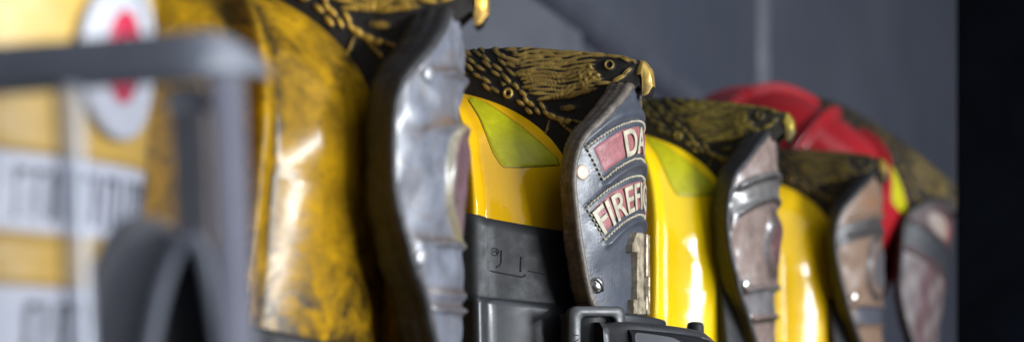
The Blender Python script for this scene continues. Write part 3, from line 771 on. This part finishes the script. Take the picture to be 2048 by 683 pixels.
shD = front_piece(hD, M['leather_brown'], M['welt_dark'], colD, relD, .04, 1.3, -.8, 3., und=.16, seed=8, mod=[(-18, -.3), (-13, -1.15), (-11, -.9), (-8.5, -.6), (-4, -.9), (-2, -.8), (-.7, -.2), (0, 0)])
stud(shD, 'rivet', -4.3, -11.2, .42, M['steel']); stud(shD, 'rivet', 4.3, -11.2, .42, M['steel'])
# E ---- amber helmet with dull tan front piece
hE = helmet(world_at(1775, 338, 1.62), math.radians(0), 'amber yellow fire helmet with dull tan leather front beside the red helmet', M['shell_amber'], M['brass_dark'], stick=False, yaw=math.radians(-4))
RE = [(-3.6, -.03, .2, .22), (-5.0, -.03, .25, .22), (-11.6, .0, .15, .3), (-13.2, 0., .15, .3)]
def relE(s, z):
    h = sum(ridge(s, z, a, b, w, k, 5.2) for a, b, w, k in RE)
    d = np.hypot((s+.4)/2.2, (z+8.4)/2.6); return h+.25*sstep(1.05, .8, d)
def colE(s, z, e):
    c = np.zeros(s.shape+(3,)) + col3(.21, .13, .085)
    c = blend(c, gauss(z+2.9, .5)*gauss(s+1.6, 1.6)*.7, (.26, .11, .04))
    m = sstep(-3.9, -4.2, z+.03*s*s)*sstep(-5.9, -5.5, z+.03*s*s); c = blend(c, m*.9, (.035, .035, .038))
    d = np.hypot((s+.4)/2.3, (z+8.4)/2.7); c = blend(c, gauss(d-.95, .14)*.9, (.03, .03, .033)); c = blend(c, sstep(.8, .6, d)*.9, (.075, .075, .085))
    m = sstep(-11.5, -11.7, z)*sstep(-13.3, -13.0, z)*sstep(4.6, 4., np.abs(s)); c = blend(c, m*.9, (.05, .06, .085))
    return blend(c, sstep(.35, .1, e), (.05, .04, .035))
shE = front_piece(hE, M['leather_plain'], M['welt_dark'], colE, relE, .04, 1.0, -.3, 3., und=.12, seed=9, mod=[(-18, -.3), (-12.5, -.7), (-8, -.3), (-4, -.5), (-2, -.6), (0, -.1)])
stud(shE, 'rivet', -4.5, -10.9, .40, M['steel']); stud(shE, 'rivet', 4.5, -10.9, .40, M['steel'])
# F ---- red helmet at the end of the row
hF = helmet(world_at(1937, 425, 1.88), math.radians(34), 'red fire helmet with blackened eagle standing last in the row beside the black post', M['shell_red'], M['brass_dark'], yaw=math.radians(12), roll=math.radians(-14))
def colF(s, z, e):
    c = np.zeros(s.shape+(3,)) + col3(.10, .055, .055)
    d = np.hypot((s+2.4)/2.2, (z+3.6)/1.1); c = blend(c, sstep(1.1, .8, d), (.46, .36, .30)); c = blend(c, gauss(s+.4, .6)*gauss(z+3.2, 1.), (.42, .06, .04))
    c = blend(c, sstep(-5., -5.3, z)*sstep(-7.6, -7.2, z), (.04, .042, .048))
    m = sstep(-8.2, -8.5, z); c = blend(c, m*(.5+.5*np.sin(s*2.1)*np.sin(z*1.6)), (.30, .24, .23)); c = blend(c, m*gauss(s+3.5, .7)*.8, (.12, .03, .04))
    return c*.6
shF = front_piece(hF, M['leather_plain'], M['welt_dark'], colF, lambda s, z: ridge(s, z, -5.1, 0, .2, .25)+ridge(s, z, -8.0, 0, .2, .25), .04, dx=-1.3, tilt=-26., yaw=-24, mod=[(-18, 2.), (-8, .5), (0, 0)])

# dark chin straps that hang at the base of D and E behind their front pieces
for h in (hD, hE):
    mb = MB(); th = np.linspace(.12, .42, 24); rows = []
    for w in np.linspace(0, 1, 10): rows.append(dome_pt(th, 1.28+.66*w+0*th, .45+.5*w))
    for w in np.linspace(1, 0, 10): rows.append(dome_pt(th, 1.28+.66*w+0*th, .05))
    mb.grid(np.array(rows).transpose(1, 0, 2), False, True, True); n = 20
    mb.F.append(tuple(range(n))); mb.F.append(tuple(23*n+i for i in reversed(range(n))))
    mb.build('strap_anchor', M['rubber_dark'], h)

# ------------------------------------------------------------------ clear eye shield swung in front of the nearest helmet
from mathutils import Matrix, Vector
O = world_at(450, 56, .50)
WD = np.array([-.975, .222, -.045]); WD /= np.linalg.norm(WD)
ND = np.array([-WD[1], WD[0], 0.])*1.0; ND = np.array([-.222, -.975, 0.]); ND -= WD*np.dot(ND, WD); ND /= np.linalg.norm(ND)
UD = np.cross(ND, WD); UD = UD if UD[2] > 0 else -UD
gA = empty('eye_shield'); gA.matrix_world = Matrix(((WD[0], ND[0], UD[0], O[0]), (WD[1], ND[1], UD[1], O[1]), (WD[2], ND[2], UD[2], O[2]), (0, 0, 0, 1)))
if gA.matrix_world.to_3x3().determinant() < 0: raise ValueError('axes')
tag(gA, 'clear eye shield with a grey frame before the nearest yellow front', 'eye shield')
def Vp(p, z, n=0.):
    """p: centimetres from the outer end, z: below the top edge, n: towards the viewer; the sheet is gently bowed"""
    p = np.asarray(p, float); z = np.asarray(z, float)
    return np.stack([p+0*z, n + .012*(p-7.5)*(15-p)*.35 - .9*np.exp(-p/.45), -z+0*p], -1)
HGT, WID = 11.5, 15.5
def arch(p):                                            # lower edge with the nose cut-out
    d = (p-1.25); w = np.where(d > 0, 1.95, .82); return HGT - (HGT-5.45)*np.clip(1-np.abs(d/w)**2.2, 0, 1)
# frame: flat moulded bar along the top, turning down at the outer end
def bar(path, ra, rb, name, mat, parent, k=16):
    path = np.array(path, float); t = np.gradient(path, axis=0); t /= np.linalg.norm(t, axis=1)[:, None]
    P = []
    for q, d in zip(path, t):
        nrm = np.array([d[1], -d[0]]); ring_ = []
        for a in np.linspace(0, 2*math.pi, k, endpoint=False):
            c, s2 = [math.copysign(abs(f(a))**.55, f(a)) for f in (math.cos, math.sin)]
            ring_.append(Vp(q[0]+nrm[0]*ra*c, q[1]+nrm[1]*ra*c, rb*s2))
        P.append(ring_)
    mb = MB(); mb.grid(np.array(P), False, True, True); n0 = 0
    mb.F.append(tuple(range(k))); mb.F.append(tuple((len(path)-1)*k+i for i in reversed(range(k))))
    return mb.build(name, mat, parent, ZERO)
ft = bar([(p, .60) for p in np.linspace(WID, .75, 60)] + [(.75-.45*math.sin(a), 1.05-.45*math.cos(a)) for a in np.linspace(.15, math.pi/2, 10)], .66, .42, 'frame', M['frame_grey'], gA)
bar([(.38, z) for z in np.linspace(.95, HGT, 40)], .33, .30, 'side_frame', M['side_grey'], ft)
pn = np.concatenate([np.linspace(.42, 1.0, 40), np.linspace(1.02, 2.0, 40), np.linspace(2.02, 3.6, 40), np.linspace(3.7, WID, 40)])
bar([(p, float(arch(p))) for p in pn], .20, .24, 'nose_frame', M['frame_rim'], ft)
P = []
for w in np.linspace(0, 1, 40): P.append(Vp(np.linspace(.4, WID, 160), 1.0*(1-w) + w*arch(np.linspace(.4, WID, 160)), .0))
mb = MB(); mb.grid(np.array(P)); ln = mb.build('lens', M['glass'], gA, ZERO)
P = []                                                   # added upright ridge, the door's reflection put into its pale haze
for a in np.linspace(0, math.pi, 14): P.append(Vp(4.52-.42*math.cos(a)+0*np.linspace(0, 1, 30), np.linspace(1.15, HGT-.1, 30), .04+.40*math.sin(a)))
mb = MB(); mb.grid(np.array(P)); mb.build('lens_reflection_strip', M['glass_reflection'], ln, ZERO)
P = []                                                   # dark nose pad behind the cut-out and padding beside it
pp = np.linspace(.5, 2.9, 40)
for w in np.linspace(0, 1, 12): P.append(Vp(pp, arch(pp)+.1 + w*(HGT+.5-arch(pp)), -.35-.5*math.sin(w*1.5)))
for w in np.linspace(1, 0, 12): P.append(Vp(pp, arch(pp)+.1 + w*(HGT+.5-arch(pp)), -.75-.5*math.sin(w*1.5)))
mb = MB(); mb.grid(np.array(P), True, False); mb.build('nose_pad', M['rubber_dark'], gA, ZERO)
P = []; pp = np.linspace(.9, 4.3, 50); tp = 4.7 + 1.2*np.abs((pp-2.9)/1.3)**2.4
tp = np.minimum(tp, HGT); lo = np.minimum(arch(pp)+.1, HGT)
for w in np.linspace(0, 1, 10): P.append(Vp(pp, np.minimum(tp, lo-.05)*(1-w)+lo*w, -.55-.25*math.sin(w*math.pi)+.35))
for w in np.linspace(1, 0, 10): P.append(Vp(pp, np.minimum(tp, lo-.05)*(1-w)+lo*w, -1.0))
mb = MB(); mb.grid(np.array(P), True, False); mb.build('padding', M['foam'], gA, ZERO)
bar([(1.72, z) for z in np.linspace(1.2, 5.4, 20)], .50, .15, 'side_padding', M['foam_light'], gA).location.y = -.012
bar([(p, 1.78) for p in np.linspace(.85, 2.0, 14)], .24, .12, 'pale_strip', M['pale_bar'], gA).location.y = -.004  # small pale bar behind the lens, under the top frame
# hinge arm back to the brim of the helmet
mb = MB(); mb.tube(np.array([Vp(14.6, 1.0, -.2), Vp(15.2, 2.5, -1.2), Vp(15.6, 5.5, -2.6), Vp(15.8, 9.0, -3.2)]), .35, 10); mb.build('hinge_arm', M['frame_grey'], gA, ZERO)

# ------------------------------------------------------------------ shelf, post and wall
def box(mb, c, sz, R=None, bev=.0):
    x, y, z = [q/2 for q in sz]; V = []
    for sx in (-1, 1):
        for sy in (-1, 1):
            for sz_ in (-1, 1): V.append(np.array([sx*x, sy*y, sz_*z]))
    V = np.array(V)
    if R is not None: V = V @ np.array(R).T
    V = V + np.array(c)
    mb.add(V, [(0, 1, 3, 2), (4, 6, 7, 5), (0, 4, 5, 1), (2, 3, 7, 6), (0, 2, 6, 4), (1, 5, 7, 3)])
def bevel(o, w):
    m = o.modifiers.new('soft_edges', 'BEVEL'); m.width = w; m.segments = 2; m.limit_method = 'ANGLE'
RZ = np.array([FX, FY, [0, 0, 1]]).T
lows = []
bpy.context.view_layer.update()
for o in bpy.data.objects:
    if o.name.startswith('brim_trim') and o.parent.parent != hF:
        lows.append(min((o.matrix_world @ v.co).z for v in o.data.vertices))
shelf_z = min(lows) - .001
rowdir = FY; fwd = FX
mid = TIP_C*1.0; mid[2] = 0
post_d = 1.62; pc = world_at(1903, 683, post_d)
shelf = empty('steel_shelf', (pc[0], pc[1], shelf_z)); tag(shelf, 'black steel shelf unit with an upright post right of the helmets', 'shelf')
def to_shelf(o):
    o.parent = shelf; o.matrix_parent_inverse = shelf.matrix_world.inverted()
bpy.context.view_layer.update()
mb = MB(); p = np.array([pc[0], pc[1], 0]) + FX*.055 + FY*.018
box(mb, (p + [0, 0, shelf_z+.35])*100, (10.0, 5.0, 190), RZ)
o = mb.build('post', M['post'], None, ZERO, False); bevel(o, .003); to_shelf(o)
mb = MB(); c = mid - fwd*.17 + rowdir*.05; c[2] = shelf_z-.0105
box(mb, c*100, (46, 250, 2), RZ); o = mb.build('shelf_board', M['post'], None, ZERO, False); bevel(o, .003); to_shelf(o)

# wall behind the row, parallel to it
WOFF = -.42
wc = mid + fwd*WOFF
mb = MB(); cc = wc + rowdir*2.2; cc[2] = 1.35
box(mb, cc*100 - fwd*5, (10, 900, 330), RZ); w = mb.build('wall', M['wall'], None, ZERO, False); w['kind'] = 'structure'
def on_wall(u, v, lift=0.):
    r = np.array([(u-1024)/FPX, 1., (690-v)/FPX]); n = fwd; q = wc + fwd*lift
    d = np.dot(q, n)/np.dot(r, n); p = r*d; p[2] += CAMZ; return p
# added pale slab: the wall's brighter left part put into colour
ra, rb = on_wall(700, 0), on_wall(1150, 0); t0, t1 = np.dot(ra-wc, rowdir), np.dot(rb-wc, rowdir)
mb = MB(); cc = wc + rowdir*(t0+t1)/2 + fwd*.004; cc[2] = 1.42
box(mb, cc*100, (.8, (t1-t0)*100, 34), RZ); o = mb.build('wall_bright_patch', M['panel'], None, ZERO, False); o['kind'] = 'structure'
a, b = on_wall(1508, 240, -.012), on_wall(1508, -500, -.012)
mb = MB(); mb.tube(np.array([a+[0, 0, -1.2], a, b])*100, 2.4, 24); o = mb.build('seam_streak_bar', M['wall_streak'], None, ZERO)  # added pale bar: a seam's reflected light put into colour
tag(o, 'pale grey vertical bar added as reflecting seam pipe on the blue grey wall', 'streak')
a, b = on_wall(1010, -60, -.005), on_wall(1300, 150, -.005)
d = b-a; mb = MB(); mb.tube(np.array([a-d*2, a, b, b+d*.9])*100, 2.3, 14); o = mb.build('diagonal_brace', M['brace'], None, ZERO)
tag(o, 'dark slanting brace bar fixed against the blue grey wall', 'brace')

# ------------------------------------------------------------------ light, camera, world
def area(name, loc, target, sx, sy, power, col):
    from mathutils import Vector
    l = bpy.data.lights.new(name, 'AREA'); l.shape = 'RECTANGLE'; l.size = sx; l.size_y = sy; l.energy = power; l.color = col
    o = bpy.data.objects.new(name, l); COL.objects.link(o); o.location = loc
    o.rotation_euler = (Vector(target)-Vector(loc)).to_track_quat('-Z', 'Z').to_euler()
    return o
ctr = np.array([.05, 1.05, 1.3])
dr = np.array([.895, -.446, .0])
k = area('door_light', ctr+dr*3.0+[0, 0, .15], ctr, .11, 2.2, 150, (.90, .95, 1.0))
area('fill_panel', ctr+np.array([4.4, -2.4, 3.2]), ctr, 8.0, 6.0, 260, (.84, .91, 1.0))  # added soft fill lamp, no such source in the place
wd = bpy.data.worlds.new('World'); sc.world = wd; wd.use_nodes = True
wd.node_tree.nodes['Background'].inputs[0].default_value = (.42, .47, .58, 1); wd.node_tree.nodes['Background'].inputs[1].default_value = .18

cam = bpy.data.cameras.new('camera'); co = bpy.data.objects.new('camera', cam); COL.objects.link(co); sc.camera = co
co.location = (0, 0, CAMZ); co.rotation_euler = (math.pi/2, 0, 0)
cam.sensor_width = 36; cam.lens = 36*FPX/2048; cam.shift_y = (690-341.5)/2048
cam.clip_start = .02; cam.clip_end = 60
cam.dof.use_dof = True; cam.dof.focus_distance = 1.035; cam.dof.aperture_fstop = 5.4
sc.view_settings.view_transform = 'Standard'; sc.view_settings.look = 'None'; sc.view_settings.exposure = 0; sc.view_settings.gamma = 1
sc.cycles.use_denoising = True
sc.cycles.max_bounces = 8; sc.cycles.transparent_max_bounces = 12
